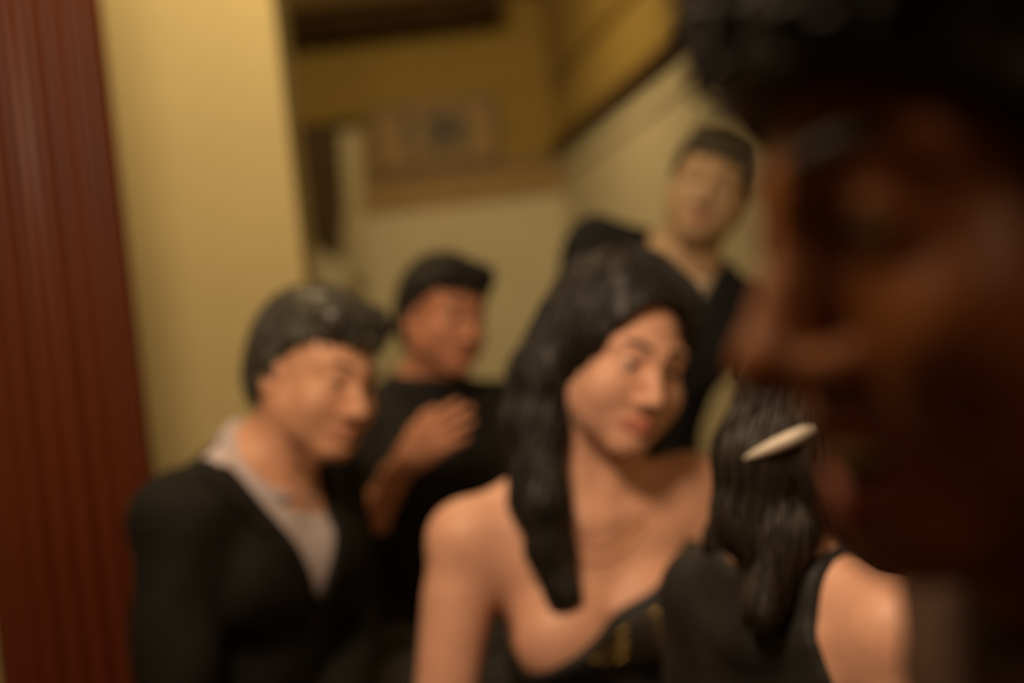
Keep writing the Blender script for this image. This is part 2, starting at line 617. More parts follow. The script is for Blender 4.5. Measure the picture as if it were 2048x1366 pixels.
def mesh_np(name, V, Q, smooth=True):
    me = bpy.data.meshes.new(name)
    me.vertices.add(len(V))
    me.vertices.foreach_set('co', np.asarray(V, np.float32).ravel())
    me.loops.add(len(Q) * 4)
    me.loops.foreach_set('vertex_index', np.asarray(Q, np.int32).ravel())
    me.polygons.add(len(Q))
    me.polygons.foreach_set('loop_start', np.arange(0, len(Q) * 4, 4, dtype=np.int32))
    me.polygons.foreach_set('loop_total', np.full(len(Q), 4, np.int32))
    me.polygons.foreach_set('use_smooth', np.full(len(Q), smooth, bool))
    me.update(calc_edges=True)
    me.validate()
    return me


def axes(lo, hi, step):
    return [np.arange(lo[q], hi[q] + step, step) for q in range(3)]


def axes_fine(lo, hi, c, half, fine, coarse):
    out = []
    for q in range(3):
        a, b = c[q] - half, c[q] + half
        st = coarse[q]
        left = np.arange(a - st, lo[q] - st, -st)[::-1]
        mid = np.arange(a, b, fine)
        right = np.arange(mid[-1] + st, hi[q] + st, st)
        out.append(np.concatenate([left, mid, right]))
    return out


def cloth(name, field, tags, off, step, m, parent, clips=(), disp=None, it=1, lo=None, hi=None):
    b = field.bounds(tags, off)
    lo = b[0] if lo is None else np.maximum(b[0], lo)
    hi = b[1] if hi is None else np.minimum(b[1], hi)
    ax = axes(lo, hi, step)
    V, Q = surface(field.grid(ax, tags, off, clips, disp), ax)
    V = relax(V, Q, it)
    return link(name, mesh_np(name, V, Q), m, parent)


# ---------------------------------------------------------------- a hand, wrist at the origin, fingers along +Y, palm faces -Z, thumb towards +X


def hand_mesh(curl):
    f = Field()
    f.ell('h', (0, 0.045, 0), (0.036, 0.05, 0.013), 0.01)
    f.con('h', (0, -0.035, 0), (0, 0.012, 0), 0.022, 0.023, 0.02)
    f.ell('h', (0.022, 0.03, -0.008), (0.018, 0.032, 0.015), 0.012)
    xs = (0.030, 0.010, -0.010, -0.028)
    ks = (0.086, 0.092, 0.086, 0.076)
    ln = (0.070, 0.079, 0.073, 0.057)
    for i in range(4):
        k = np.array((xs[i], ks[i], 0.002))
        f.con('h', (xs[i] * 0.55, 0.012, 0), k, 0.012, 0.0105, 0.008)
        ang = 0.0
        p = k
        spread = (xs[i] - 0.001) * 2.2
        for fr, da, r0, r1 in ((0.45, curl[0], 0.0098, 0.0090), (0.30, curl[1], 0.0090, 0.0082), (0.25, curl[2], 0.0082, 0.0070)):
            ang += da * (1 + 0.12 * i)
            q = p + ln[i] * fr * np.array((math.sin(spread) * math.cos(ang), math.cos(spread) * math.cos(ang), -math.sin(ang)))
            f.con('h', p, q, r0, r1, 0.003)
            p = q
    t = [np.array(p) for p in ((0.018, 0.012, -0.006), (0.046, 0.048, -0.018), (0.057, 0.080, -0.026), (0.059, 0.104, -0.034))]
    for a, b, r0, r1 in zip(t[:-1], t[1:], (0.016, 0.0115, 0.0098), (0.0115, 0.0098, 0.0078)):
        f.con('h', a, b, r0, r1, 0.006)
    lo, hi = f.bounds(None, 0)
    ax = axes(lo, hi, 0.0026)
    V, Q = surface(f.grid(ax), ax)
    return relax(V, Q, 1, 0.4), Q


HANDS = {'relaxed': hand_mesh((0.25, 0.35, 0.25)), 'curled': hand_mesh((0.55, 0.7, 0.4)), 'open': hand_mesh((0.12, 0.22, 0.16))}


def place_hand(kind, wrist, direction, palm, thumb_side, sc=1.0):
    V, Q = HANDS[kind]
    y = nrm(direction)
    z = -np.asarray(palm, float)
    z = nrm(z - y * (z @ y))
    x = np.cross(y, z)
    V = V.copy()
    if thumb_side < 0:
        V[:, 0] *= -1
        Q = Q[:, ::-1]
    return np.asarray(wrist) + sc * (V[:, :1] * x + V[:, 1:2] * y + V[:, 2:] * z), Q


# ---------------------------------------------------------------- people


def head_field(f, H, mouth='closed', female=False, nose=1.0):
    a = dict(fr=H)
    f.ell('head', (0, .016, .034), (.0755, .098, .083), .03, **a)
    f.ell('head', (0, -.018, -.025), (.063, .074, .092), .03, **a)
    for s in (-1, 1):
        f.con('head', (s * (.049 if female else .055), .005, -.052), (s * (.012 if female else .018), -.066, -.100), .020, .015, .030, **a)
        f.ell('head', (s * .040, -.062, -.026), (.022, .017, .017), .025, **a)
        f.ell('head', (s * .035, -.050, -.056), (.026, .026, .032), .03, **a)
        f.con('head', (s * .046, -.068, .021), (s * .012, -.086, .017), .010, .009, .02, **a)
    f.ell('head', (0, -.078, -.103), (.020 if female else .024, .014, .013), .02, **a)
    f.ell('head', (0, -.070, -.072), (.033, .020, .030), .02, **a)
    f.con('head', (0, -.088, .010), (0, -.112 * 1.0 - .004 * (nose - 1), -.036), .0070, .0110 * nose, .012, **a)
    f.ell('head', (0, -.113, -.038), (.0115 * nose, .011 * nose, .010 * nose), .006, **a)
    for s in (-1, 1):
        f.ell('head', (s * .0125 * nose, -.099, -.042), (.0085 * nose, .012, .0085), .006, **a)
        f.ell('head', (s * .0065 * nose, -.104, -.0495), (.0035, .0055, .004), .003, mode='-', **a)
        f.ell('head', (s * .032, -.098, .001), (.019, .015, .0115), .012, mode='-', **a)
        f.ell('head', (s * .032, -.0775, .000), (.0165, .0135, .0140), .005, **a)
        f.ell('head', (s * .032, -.0935, -.001), (.0150, .0125, .0052), .002, mode='-', **a)
        f.ell('ear', (s * .077, .014, -.012), (.0085, .020, .032), .008, **a)
        f.ell('ear', (s * .083, .012, -.032), (.0065, .010, .012), .006, **a)
        f.ell('ear', (s * .088, .009, -.010), (.0070, .011, .018), .004, mode='-', **a)
    if mouth == 'closed':
        for s in (-1, 1):
            f.con('head', (s * .025, -.0865, -.0735), (s * .005, -.0965, -.0685), .0034, .0055, .004, **a)
            f.con('head', (s * .023, -.0865, -.0768), (0, -.0955, -.0795), .0040, .0066, .004, **a)
            f.con('head', (s * .028, -.092, -.0748), (0, -.105, -.0738), .0014, .0019, .001, mode='-', **a)
    elif mouth == 'smile':
        for s in (-1, 1):
            f.con('head', (s * .030, -.0850, -.0672), (s * .006, -.0960, -.0680), .0030, .0050, .005, **a)
            f.con('head', (s * .028, -.0850, -.0720), (0, -.0955, -.0800), .0036, .0060, .005, **a)
            f.con('head', (s * .034, -.090, -.0685), (s * .012, -.102, -.0738), .0014, .0019, .001, mode='-', **a)
            f.con('head', (s * .012, -.102, -.0738), (0, -.1055, -.0744), .0019, .0021, .001, mode='-', **a)
            f.ell('head', (s * .041, -.062, -.040), (.020, .016, .018), .025, **a)
    else:
        f.ell('head', (0, -.098, -.076), (.027, .020, .0115), .003, mode='-', **a)
        f.ell('head', (0, -.075, -.077), (.024, .020, .013), .003, mode='-', **a)
        for s in (-1, 1):
            f.con('head', (s * .030, -.080, -.070), (s * .006, -.0965, -.0625), .0036, .0056, .005, **a)
            f.con('head', (s * .029, -.080, -.076), (0, -.0945, -.0900), .0040, .0068, .005, **a)
            f.ell('head', (s * .044, -.066, -.040), (.018, .016, .016), .02, **a)
    return f


def lip_mask(H, V, mouth):
    lx, ly, lz = H.loc(V[:, 0], V[:, 1], V[:, 2])
    zc = -.074 if mouth == 'closed' else (-.0735 if mouth == 'smile' else -.076)
    hh = .0110 if mouth == 'closed' else (.0120 if mouth == 'smile' else .019)
    ww = .026 if mouth == 'closed' else (.031 if mouth == 'smile' else .034)
    q = (lx / ww) ** 2 + ((lz - zc) / hh) ** 2
    return np.clip((1.05 - q) * 2.2, 0, 1) * (ly < -.072)


def eyes(H, parent, look=(0, -1, 0)):
    for s in (-1, 1):
        bm = bmesh.new()
        bmesh.ops.create_uvsphere(bm, u_segments=24, v_segments=16, radius=.0123 * H.sc)
        d = Vector(H.R @ nrm(look))
        q = Vector((0, 0, 1)).rotation_difference(d).to_matrix().to_4x4()
        for f in bm.faces:
            c = f.calc_center_median().normalized().z
            f.material_index = 2 if c > .975 else (1 if c > .87 else 0)
            f.smooth = True
        bmesh.ops.transform(bm, matrix=Matrix.Translation(Vector(H.p((s * .032, -.0772, 0)))) @ q, verts=bm.verts)
        from_bm('eye', bm, [M['sclera'], M['iris'], M['pupil']], parent)


def brows(H, field, m, parent):
    for s in (-1, 1):
        def region(X, Y, Z, s=s):
            lx, ly, lz = H.loc(X, Y, Z)
            x = s * lx
            zc = .0235 + .005 * np.sin(np.clip((x - .012) / .036, 0, 1) * 2.6)
            hw = .0042 * np.clip((.052 - x) / .02, .3, 1)
            return np.maximum(np.maximum(np.abs(lz - zc) - hw, np.abs(x - .031) - .019), ly + .05)
        c = H.p((s * .032, -.085, .024))
        cloth('eyebrow', field, ('head',), .0022, .0022, m, parent, [region], None, 1, c - .035, c + .035)


def build_body(name, sp):
    """One continuous skin surface; returns the object, its field and frames."""
    fem = sp.get('female', False)
    f = Field()
    H = Frame(sp['head'], sp['face'], sp['hup'], sp.get('hs', 1.0))
    N, P = np.array(sp['neck'], float), np.array(sp['hip'], float)
    T = Frame(N, sp['chest'], N - P)
    L = float(np.linalg.norm(N - P))
    sw = sp.get('sw', .165 if fem else .19)
    g = .90 if fem else 1.0
    head_field(f, H, sp.get('mouth', 'closed'), fem, sp.get('nose', .92 if fem else 1.05))
    nr = .047 if fem else .056
    f.con('neck', T.p((0, .012, -.035)), H.p((0, .022, -.045)), nr + .006, nr, .03)
    if not fem:
        f.ell('neck', H.p((0, -.035, -.125)), (.014, .014, .016), .02)
    for s in (-1, 1):
        f.con('neck', T.p((s * .014, -.048, -.035)), H.p((s * .055, .02, -.05)), .010, .012, .025)
    f.ell('torso', (0, .0, -.19), (.150 * g, .104 * g, .195), .05, fr=T)
    f.ell('torso', (0, -.008, -.33), (.132 * g, .098, .15), .05, fr=T)
    f.ell('torso', (0, .006, -L + .03), (.165, .118, .14), .06, fr=T)
    up = sp.get('shrug', (0, 0))
    S = {}
    for i, s in enumerate((-1, 1)):
        j = T.p((s * sw, .005, -.052 + up[i]))
        S[s] = j
        f.con('torso', T.p((s * .02, .018, .015)), T.p((s * sw * .8, .012, -.04 + up[i])), .042 * g, .044 * g, .045)
        f.con('torso', T.p((s * .10, .0, -.10)), j, .075 * g, .052 * g, .05)
        f.con('torso', T.p((s * .018, -.064, -.048)), T.p((s * sw * .88, -.022, -.036 + up[i])), .0095, .0100, .018)
        if fem:
            f.ell('torso', (s * .074, -.086, -.195), (.072, .062, .070), .035, fr=T)
        else:
            f.ell('torso', (s * .075, -.075, -.155), (.085, .045, .075), .04, fr=T)
        el = j + .285 * nrm(sp['arms'][i][0])
        wr = el + .245 * nrm(sp['arms'][i][1])
        f.con('arm%d' % i, j, el, .053 * g, .041 * g, .03)
        f.con('arm%d' % i, j + .3 * (el - j) , j + .75 * (el - j) , .046 * g, .044 * g, .03)
        f.con('fore%d' % i, el, el + .4 * (wr - el), .040 * g, .040 * g, .02)
        f.con('fore%d' % i, el + .35 * (wr - el), wr, .040 * g, .024 * g, .02)
        hp = T.p((s * .088, .0, -L))
        td = sp.get('thigh')
        if td is not None:
            kn = hp + .43 * nrm(td)
            an = np.array((kn[0] + .02 * nrm(td)[0], kn[1] + .02 * nrm(td)[1], .085))
            toe = nrm((td[0], td[1], 0))
        else:
            kn = hp + np.array((0, 0, -(hp[2] - .085) * .5))
            an = np.array((kn[0], kn[1], .085))
            toe = nrm((sp['chest'][0], sp['chest'][1], 0))
        f.con('leg', hp, kn, .082, .058, .05)
        f.con('leg', kn, kn + .35 * (an - kn), .055, .056, .03)
        f.con('leg', kn + .3 * (an - kn), an, .056, .038, .03)
        f.con('foot', an + np.array((0, 0, -.035)) - toe * .03, an + np.array((0, 0, -.048)) + toe * .15, .036, .030, .03)
    lo, hi = f.bounds(None, 0)
    lo[2] = max(lo[2], -.02)
    fine = sp.get('fine', .0030)
    ax = axes_fine(lo, hi, H.c, .165 * H.sc, fine, (.010, .010, .012))
    V, Q = surface(f.grid(ax), ax)
    V = relax(V, Q, 1, .4)
    parts_v, parts_q, n = [V], [Q], len(V)
    for i, s in enumerate((-1, 1)):
        el = S[s] + .285 * nrm(sp['arms'][i][0])
        wr = el + .245 * nrm(sp['arms'][i][1])
        kind, dr, palm = sp['hands'][i]
        hv, hq = place_hand(kind, wr, dr, palm, sp.get('thumbs', (-1, 1))[i], .92 if fem else 1.0)
        parts_v.append(hv)
        parts_q.append(hq + n)
        n += len(hv)
    V, Q = np.concatenate(parts_v), np.concatenate(parts_q)
    me = mesh_np(name, V, Q)
    at = me.attributes.new('lip', 'FLOAT', 'POINT')
    at.data.foreach_set('value', lip_mask(H, V, sp.get('mouth', 'closed')).astype(np.float32))
    o = link(name, me, sp['skin'])
    tag(o, sp['label'], 'person')
    eyes(H, o, sp.get('look', (0, -1, 0)))
    brows(H, f, sp['brow'], o)
    return o, f, H, T, L, S


def strands(H, freq, amp):
    def d(X, Y, Z):
        lx, ly, lz = H.loc(X, Y, Z)
        ang = np.arctan2(lx, ly + .02)
        return amp * np.sin(ang * freq + 4 * np.sin(lz * 38) + 2.5 * np.sin(ly * 50)) + amp * .6 * np.sin(ang * freq * 2.3 + 40 * lz)
    return d


def curls(amp, fr):
    def d(X, Y, Z):
        return amp * (np.sin(X * fr + 2 * np.sin(Z * fr * .7)) * np.sin(Y * fr * 1.1 + 1.7 * np.sin(X * fr * .6)) * np.sin(Z * fr * .95 + 1.3))
    return d


def locks(base, f, H, m, n, length, rad, curl=0.0, fall=False, seed=1, lift=.004, keep=(-.0, .045)):
    """tapered locks combed over the hair surface, joined as one part nobody could count"""
    rs = np.random.RandomState(seed)
    me = base.data
    V = np.empty(len(me.vertices) * 3)
    me.vertices.foreach_get('co', V)
    V = V.reshape(-1, 3)
    P = V[rs.choice(len(V), n, replace=False)]
    P = P[np.abs(f.points(P)) < .006]
    n = len(P)
    crown = H.p((.008, .055, .125))
    rows = [P]
    nst = 7
    ph = rs.uniform(0, 6.28, n)
    ln = length * rs.uniform(.6, 1.15, n)
    jit = rs.normal(0, .25, (n, 3))

    def grad(Q):
        e = .0015
        return np.stack([f.points(Q + d) - f.points(Q - d) for d in np.eye(3) * e], 1) / (2 * e)
    cur = P.copy()
    nr = []
    for k in range(nst):
        g = grad(cur)
        g /= np.linalg.norm(g, axis=1)[:, None] + 1e-9
        nr.append(g)
        if k == nst - 1:
            break
        d = cur - crown
        d = d / (np.linalg.norm(d, axis=1)[:, None] + 1e-9)
        if fall:
            d = d * .35 - np.array((0, 0, 1.0))
        d = d + jit * (.5 if fall else 1)
        if curl:
            sd = np.cross(g, d)
            d = d * .55 + curl * (np.cos(ph + 1.9 * k)[:, None] * sd)
        d -= g * np.sum(g * d, 1)[:, None]
        d /= np.linalg.norm(d, axis=1)[:, None] + 1e-9
        cur = cur + d * (ln / nst)[:, None]
        cur = cur - grad(cur) * (f.points(cur) - lift * (.15 + .85 * math.sin(math.pi * min(1, (k + 1) / nst * .8))) - (curl * .006 * (1 + np.sin(ph + 1.9 * k)) if curl else 0))[:, None]
        rows.append(cur)
    W = np.stack(rows, 1)                       # n, nst, 3
    Nn = np.stack(nr, 1)
    lx, ly, lz = H.loc(W[..., 0], W[..., 1], W[..., 2])
    if fall:
        bad = (ly < -.02) & ((lx / .065) ** 2 + ((lz + .012) / .099) ** 2 < 1)
    else:
        bad = (ly < keep[0]) & (lz < keep[1] - .9 * np.clip(ly + .05, 0, .06)) & (np.abs(lx) < .085)
    ok = ~bad.any(1)
    W, Nn, n = W[ok], Nn[ok], int(ok.sum())
    Tn = np.gradient(W, axis=1)
    Tn /= np.linalg.norm(Tn, axis=2)[..., None] + 1e-9
    Bn = np.cross(Tn, Nn)
    seg = 5
    prof = np.array((.55, .9, 1, 1, .85, .55, .1)) * rad
    ang = np.arange(seg) * 2 * math.pi / seg
    VV = W[:, :, None] + prof[None, :, None, None] * (np.cos(ang)[None, None, :, None] * Bn[:, :, None] * 1.5 + np.sin(ang)[None, None, :, None] * Nn[:, :, None] * .7)
    idx = np.arange(n * nst * seg).reshape(n, nst, seg)
    q = np.stack([idx[:, :-1], np.roll(idx, -1, 2)[:, :-1], np.roll(idx, -1, 2)[:, 1:], idx[:, 1:]], -1).reshape(-1, 4)
    o = link('hair_lock', mesh_np('hair_lock', VV.reshape(-1, 3), q), m, base)
    o['kind'] = 'stuff'
    return o


def hair_short(H, m, parent, thick=.014, front=-.05, line=.058, low=-.055, disp=None, temple=.004, curl=0.0, lock=(800, .045, .0024), keep=(-.01, .048)):
    f = Field()
    f.ell('hair', (0, .018, .036), (.0765 + thick * .75, .100 + thick * .8, .084 + thick), .02, fr=H)
    f.ell('hair', (0, .055, -.02), (.066 + thick * .4, .066 + thick * .5, .075), .03, fr=H)
    f.con('hair', (-.04, -.055, .092), (.045, -.050, .094), .022 + thick * .3, .022 + thick * .3, .02, fr=H)

    def face(X, Y, Z):
        lx, ly, lz = H.loc(X, Y, Z)
        # keep what lies above the hairline, behind the temples and above the nape
        hl = line - .9 * np.clip(ly - front, 0, .06)          # hairline falls backwards to the ear
        hl = np.where(ly > temple, np.clip(.004 - (temple + .048) * .3, -.012, .004) - .8 * (ly - temple), hl)
        hl = np.where(ly > .035, low, hl)
        return (hl - lz) * .7
    o = cloth('hair', f, ('hair',), 0, .0042 * H.sc, m, parent, [face], disp or strands(H, 46, .0013), 1)
    locks(o, f, H, m, *lock, curl=curl, keep=keep)
    return o


def suit(o, f, T, L, S, m, shirt_m, collar_m, vdepth=.27, vw=.072, seed=0, collar_h=.045, trousers=True):
    rnd = random.Random(seed)
    ph = [rnd.uniform(0, 6) for _ in range(4)]

    def wr(X, Y, Z):
        return .0025 * np.sin(34 * Z + 22 * X + ph[0] + 2 * np.sin(13 * Y + ph[1])) + .002 * np.sin(50 * X - 40 * Z + ph[2])

    def vee(X, Y, Z):
        lx, ly, lz = T.loc(X, Y, Z)
        w = np.clip((lz + vdepth) / vdepth, 0, 1.4) * vw
        return -np.maximum(np.abs(lx) - w, ly + .005 - np.where(lz > .0, .045, 0))

    def hem(X, Y, Z):
        lx, ly, lz = T.loc(X, Y, Z)
        return np.maximum(-(lz + L + .10), lz - .055)
    j = cloth('jacket', f, ('torso', 'arm0', 'arm1', 'fore0', 'fore1'), .012, .0075, m, o, [vee, hem], wr, 1)
    for s in (-1, 1):
        def lap(X, Y, Z, s=s):
            lx, ly, lz = T.loc(X, Y, Z)
            w = np.clip((lz + vdepth) / vdepth, 0, 1.4) * vw
            ww = .012 + .05 * np.clip((lz + vdepth) / vdepth, 0, 1)
            ww = np.where((lz > -.075) & (lz < -.065), ww - .02, ww)
            return np.maximum(np.maximum(s * lx - w - ww, w - s * lx), np.maximum(ly + .01, np.maximum(lz - .03, -(lz + vdepth))))
        c = T.p((0, 0, -.12))
        cloth('lapel', f, ('torso',), .0175, .005, m, j, [lap], None, 1, c - .28, c + .28)
    for z in (-vdepth - .02, -vdepth - .12):
        # button pressed on the jacket front
        ts = np.linspace(-.25, -.02, 120)
        pts = np.array([T.p((.005, t, z)) for t in ts])
        F = f.points(pts, ('torso',), .012)
        hit = np.nonzero(F < 0)[0]
        c = pts[hit[0]] if len(hit) else T.p((.005, -.12, z))
        bm = bmesh.new()
        lathe(bm, [(.004, -.004), (.010, -.002), (.011, .001), (.009, .003), (.004, .002)], 14)
        q = Vector((0, 0, 1)).rotation_difference(Vector(-T.R[:, 1])).to_matrix().to_4x4()
        bmesh.ops.transform(bm, matrix=Matrix.Translation(Vector(c)) @ q, verts=bm.verts)
        from_bm('button', bm, M['button'], j)
    shirt(o, f, T, L, shirt_m, collar_m, collar_h)
    if trousers:
        pants(o, f, M['trousers'])


def shirt(o, f, T, L, shirt_m, collar_m, ch=.045):
    nk = [q for q in f.ops if q[0] == 'neck'][0]
    NF = Frame(T.p((0, .012, -.02)), -T.R[:, 1], nk[2] - T.p((0, .012, -.035)))

    def hem(X, Y, Z):
        lx, ly, lz = T.loc(X, Y, Z)
        nx, ny, nz = NF.loc(X, Y, Z)
        return np.maximum(-(lz + L - .02), nz - .035 - .35 * ny)
    s = cloth('shirt', f, ('torso', 'neck'), .007, .0065, shirt_m, o, [hem], None, 1)

    def flare(X, Y, Z):
        nx, ny, nz = NF.loc(X, Y, Z)
        return -.06 * np.clip(.05 - nz, 0, .06)

    def coll(X, Y, Z):
        nx, ny, nz = NF.loc(X, Y, Z)
        ax = np.abs(nx)
        top = nz - (.048 + .42 * np.clip(ny, -.06, .06))
        low = (-.040 - .55 * np.clip(-ny, 0, .07)) - nz
        gap = np.where(ny < 0, .006 + .30 * np.clip(.03 - nz, 0, .06) - ax, -.01)
        rim = np.sqrt(nx * nx + ny * ny) - np.where(ny < 0, .098 - .25 * np.clip(.05 - ax, 0, .05), .088)
        return np.maximum(np.maximum(np.maximum(top, low), gap), rim)
    cloth('collar', f, ('neck', 'torso'), .0125, .0045, collar_m, s, [coll], flare, 1)


def pants(o, f, m):
    def wr(X, Y, Z):
        return .003 * np.sin(30 * X + 25 * Y + 18 * Z)
    P = [q for q in f.ops if q[0] == 'leg']
    cloth('trousers', f, ('leg',), .016, .013, m, o, (), wr, 1)
    shoes(o, f)


def shoes(o, f):
    ops = [q for q in f.ops if q[0] == 'foot']
    for q in ops:
        g = Field()
        g.ops = [q]
        def flr(X, Y, Z):
            return -(Z - .004)
        cloth('shoe', g, ('foot',), .007, .007, M['shoe'], o, [flr], None, 1)


def stool(person, x, y, label, first=[None]):
    zs = []
    for q in [person] + list(person.children):
        if q.type == 'MESH':
            v = np.empty(len(q.data.vertices) * 3)
            q.data.vertices.foreach_get('co', v)
            v = v.reshape(-1, 3)
            v = v[(np.hypot(v[:, 0] - x, v[:, 1] - y) < .20) & (v[:, 2] > .25)]
            if len(v):
                zs.append(v[:, 2].min())
    top = min(zs) - .002
    if first[0] is None:
        r = empty('stool', (0, 0, 0))
        bm = bmesh.new()
        lathe(bm, [(.165, .40), (.18, .41), (.185, .43), (.18, .452), (.15, .464), (.0001, .467)], 28)
        from_bm('seat', bm, M['stool_seat'], r, True)
        bm = bmesh.new(); lathe(bm, [(.15, .365), (.165, .37), (.165, .40), (.15, .402)], 28)
        from_bm('seat_ring', bm, M['dark_wood'], r)
        for k in range(4):
            t = math.pi / 4 + k * math.pi / 2
            bm = bmesh.new()
            tube(bm, [(.17 * math.cos(t), .17 * math.sin(t), 0), (.15 * math.cos(t), .15 * math.sin(t), .2), (.125 * math.cos(t), .125 * math.sin(t), .37)], [.013, .018, .017], 10)
            from_bm('leg', bm, M['dark_wood'], r, True)
        bm = bmesh.new()
        tube(bm, [(.155 * math.cos(k * math.pi / 12), .155 * math.sin(k * math.pi / 12), .17) for k in range(24)], .009, 8, True)
        from_bm('foot_ring', bm, M['dark_wood'], r, True)
        first[0] = r
        o = r
    else:
        src = first[0]
        o = src.copy()
        C.objects.link(o)
        for ch in src.children:
            c = ch.copy()
            C.objects.link(c)
            c.parent = o
    o.location = (x, y, 0)
    o.scale = (1, 1, top / .467)
    tag(o, label, 'stool', 'round stools under the seated people')
    return o


DN = (0, 0, -1)

# ---- A: man in charcoal suit on the left, turned towards the centre
A, fA, HA, TA, LA, SA = build_body('person', dict(
    label='dark-haired man in charcoal suit and lavender shirt, turned right at the left',
    head=(-.312, 2.25, 1.183), face=(.72, -.66, -.16), hup=(.32, -.02, .93), hs=1.02,
    neck=(-.418, 2.27, 1.040), hip=(-.53, 2.33, .56), chest=(.88, -.47, 0), sw=.19,
    arms=(((-.10, -.10, -1), (.35, -.80, -.35)), ((.0, .02, -1), (.0, -.9, -.4))),
    hands=(('relaxed', (.2, -.9, -.3), DN), ('relaxed', (-.1, -.9, -.3), DN)),
    thigh=(.2, -.98, -.03), mouth='smile', skin=M['skin_a'], brow=M['hair_dark'], look=(-.1, -1, 0)))
hair_short(HA, M['hair_grey'], A, .018, -.05, .060, -.06)
suit(A, fA, TA, LA, SA, M['suit_char'], M['shirt_lav'], M['shirt_lav'], .19, .10, 1, .05)

# ---- B: man in black behind, between the two front figures, one hand raised
B, fB, HB, TB, LB, SB = build_body('person.001', dict(
    label='ruddy-faced person in black with a raised hand, behind and between suited man and woman',
    head=(-.135, 3.0, 1.268), face=(.55, -.80, -.15), hup=(.25, 0, .96), hs=.98,
    neck=(-.195, 3.03, 1.10), hip=(-.25, 3.10, .56), chest=(.45, -.89, 0), sw=.185,
    arms=(((-.05, -.46, -.88), (.6, -.28, .76)), ((.2, -.1, -1), (.1, -.9, -.3))),
    hands=(('open', (.82, -.15, .52), (.3, .85, -.2)), ('relaxed', (.1, -.9, -.2), DN)),
    thigh=(.25, -.97, -.03), mouth='closed', skin=M['skin_b'], brow=M['hair_black']))
hair_short(HB, M['hair_black'], B, .018, -.05, .058, -.06)
cloth('sweater', fB, ('torso', 'arm0', 'arm1'), .012, .0085, M['black_knit'], B,
      [lambda X, Y, Z: np.maximum(TB.loc(X, Y, Z)[2] - .05, -(TB.loc(X, Y, Z)[2] + LB + .08))], None, 1)
cloth('polo_neck', fB, ('neck', 'torso'), .0145, .006, M['black_knit'], B, [lambda X, Y, Z: np.maximum(TB.loc(X, Y, Z)[2] - .055, np.hypot(TB.loc(X, Y, Z)[0], TB.loc(X, Y, Z)[1]) - .085)], None, 1)
cloth('sleeve', fB, ('fore1',), .010, .007, M['black_knit'], B, (), None, 1)
cloth('sleeve', fB, ('fore0',), .010, .007, M['black_knit'], B, [lambda X, Y, Z: Z - .86 + 0 * X], None, 1)
pants(B, fB, M['trousers'])

# ---- C: woman in the centre, long dark hair, bare shoulders, black strapless dress
Cw, fC, HC, TC, LC, SCw = build_body('person.002', dict(
    label='dark-haired woman with bare shoulders and black strapless dress in the centre', female=True,
    head=(.150, 2.05, 1.160), face=(.42, -.88, -.20), hup=(.36, -.06, .92), hs=1.08,
    neck=(.072, 2.08, .985), hip=(.085, 2.15, .55), chest=(.22, -.97, .0), sw=.180,
    arms=(((-.22, -.08, -1), (.15, -.9, -.5)), ((.06, -.05, -1), (-.7, -.6, -.4))),
    hands=(('relaxed', (.3, -.9, -.4), DN), ('relaxed', (-.4, -.8, -.4), DN)),
    thigh=(-.3, -.95, -.02), mouth='smile', skin=M['skin_c'], brow=M['hair_black'], look=(.1, -1, -.1)))


def hair_long(H, T, m, parent, left, right, thick=.026, front=-.05, line=.066):
    f = Field()
    f.ell('hair', (0, .020, .038), (.0765 + thick * .75, .100 + thick * .7, .086 + thick), .02, fr=H)
    f.ell('hair', (0, .062, -.03), (.074 + thick * .3, .060 + thick * .4, .085), .03, fr=H)
    f.con('hair', (-.05, -.035, .098), (.05, -.030, .098), .022, .022, .02, fr=H)
    for s, pts in ((-1, left), (1, right)):
        for q in range(3):
            ps = [np.asarray(p, float) + np.array((.012 * math.sin(q * 2.1 + i), .012 * math.cos(q * 2.1 + i) + .012 * q, 0)) for i, p in enumerate(pts)]
            rs = [.034, .036, .034, .028, .018, .010][:len(ps)]
            for a, b, r0, r1 in zip(ps[:-1], ps[1:], rs[:-1], rs[1:]):
                f.con('hair', a, b, r0, r1, .018)

    def face(X, Y, Z):
        lx, ly, lz = H.loc(X, Y, Z)
        # keep the face oval free
        q = np.sqrt((lx / .067) ** 2 + ((lz + .012) / .100) ** 2)
        return np.where(ly < -.02, (1 - q) * .05, -.02 + 0 * q)
    o = cloth('hair', f, ('hair',), 0, .0045, m, parent, [face], strands(H, 40, .0016), 1)
    locks(o, f, H, m, 1300, .11, .0024, fall=True)
    return o




def front(f, T, x, z, off, tags=('torso', 'neck', 'arm0', 'arm1')):
    ts = np.linspace(-.26, .08, 300)
    P = np.array([T.p((x, t, z)) for t in ts])
    h = np.nonzero(f.points(P, tags, off) < 0)[0]
    return P[h[0]] if len(h) else T.p((x, 0, z))


hl = [HC.p((-.070, .03, .03)), HC.p((-.088, .03, -.05)), HC.p((-.090, .02, -.11)), front(fC, TC, -.075, .0, .028), front(fC, TC, -.078, -.06, .022), front(fC, TC, -.074, -.125, .014)]
hr = [HC.p((.070, .03, .03)), HC.p((.085, .035, -.05)), HC.p((.080, .045, -.12)), TC.p((.085, .055, .03)), TC.p((.09, .075, -.05)), TC.p((.09, .095, -.14))]
hair_long(HC, TC, M['hair_black'], Cw, hl, hr)


def neckC(X, Y, Z):
    lx, ly, lz = TC.loc(X, Y, Z)
    return np.maximum(np.maximum(lz - (-.165 + .45 * np.clip(lx, -.2, .14)), -(lz + LC + .05)), -.2)


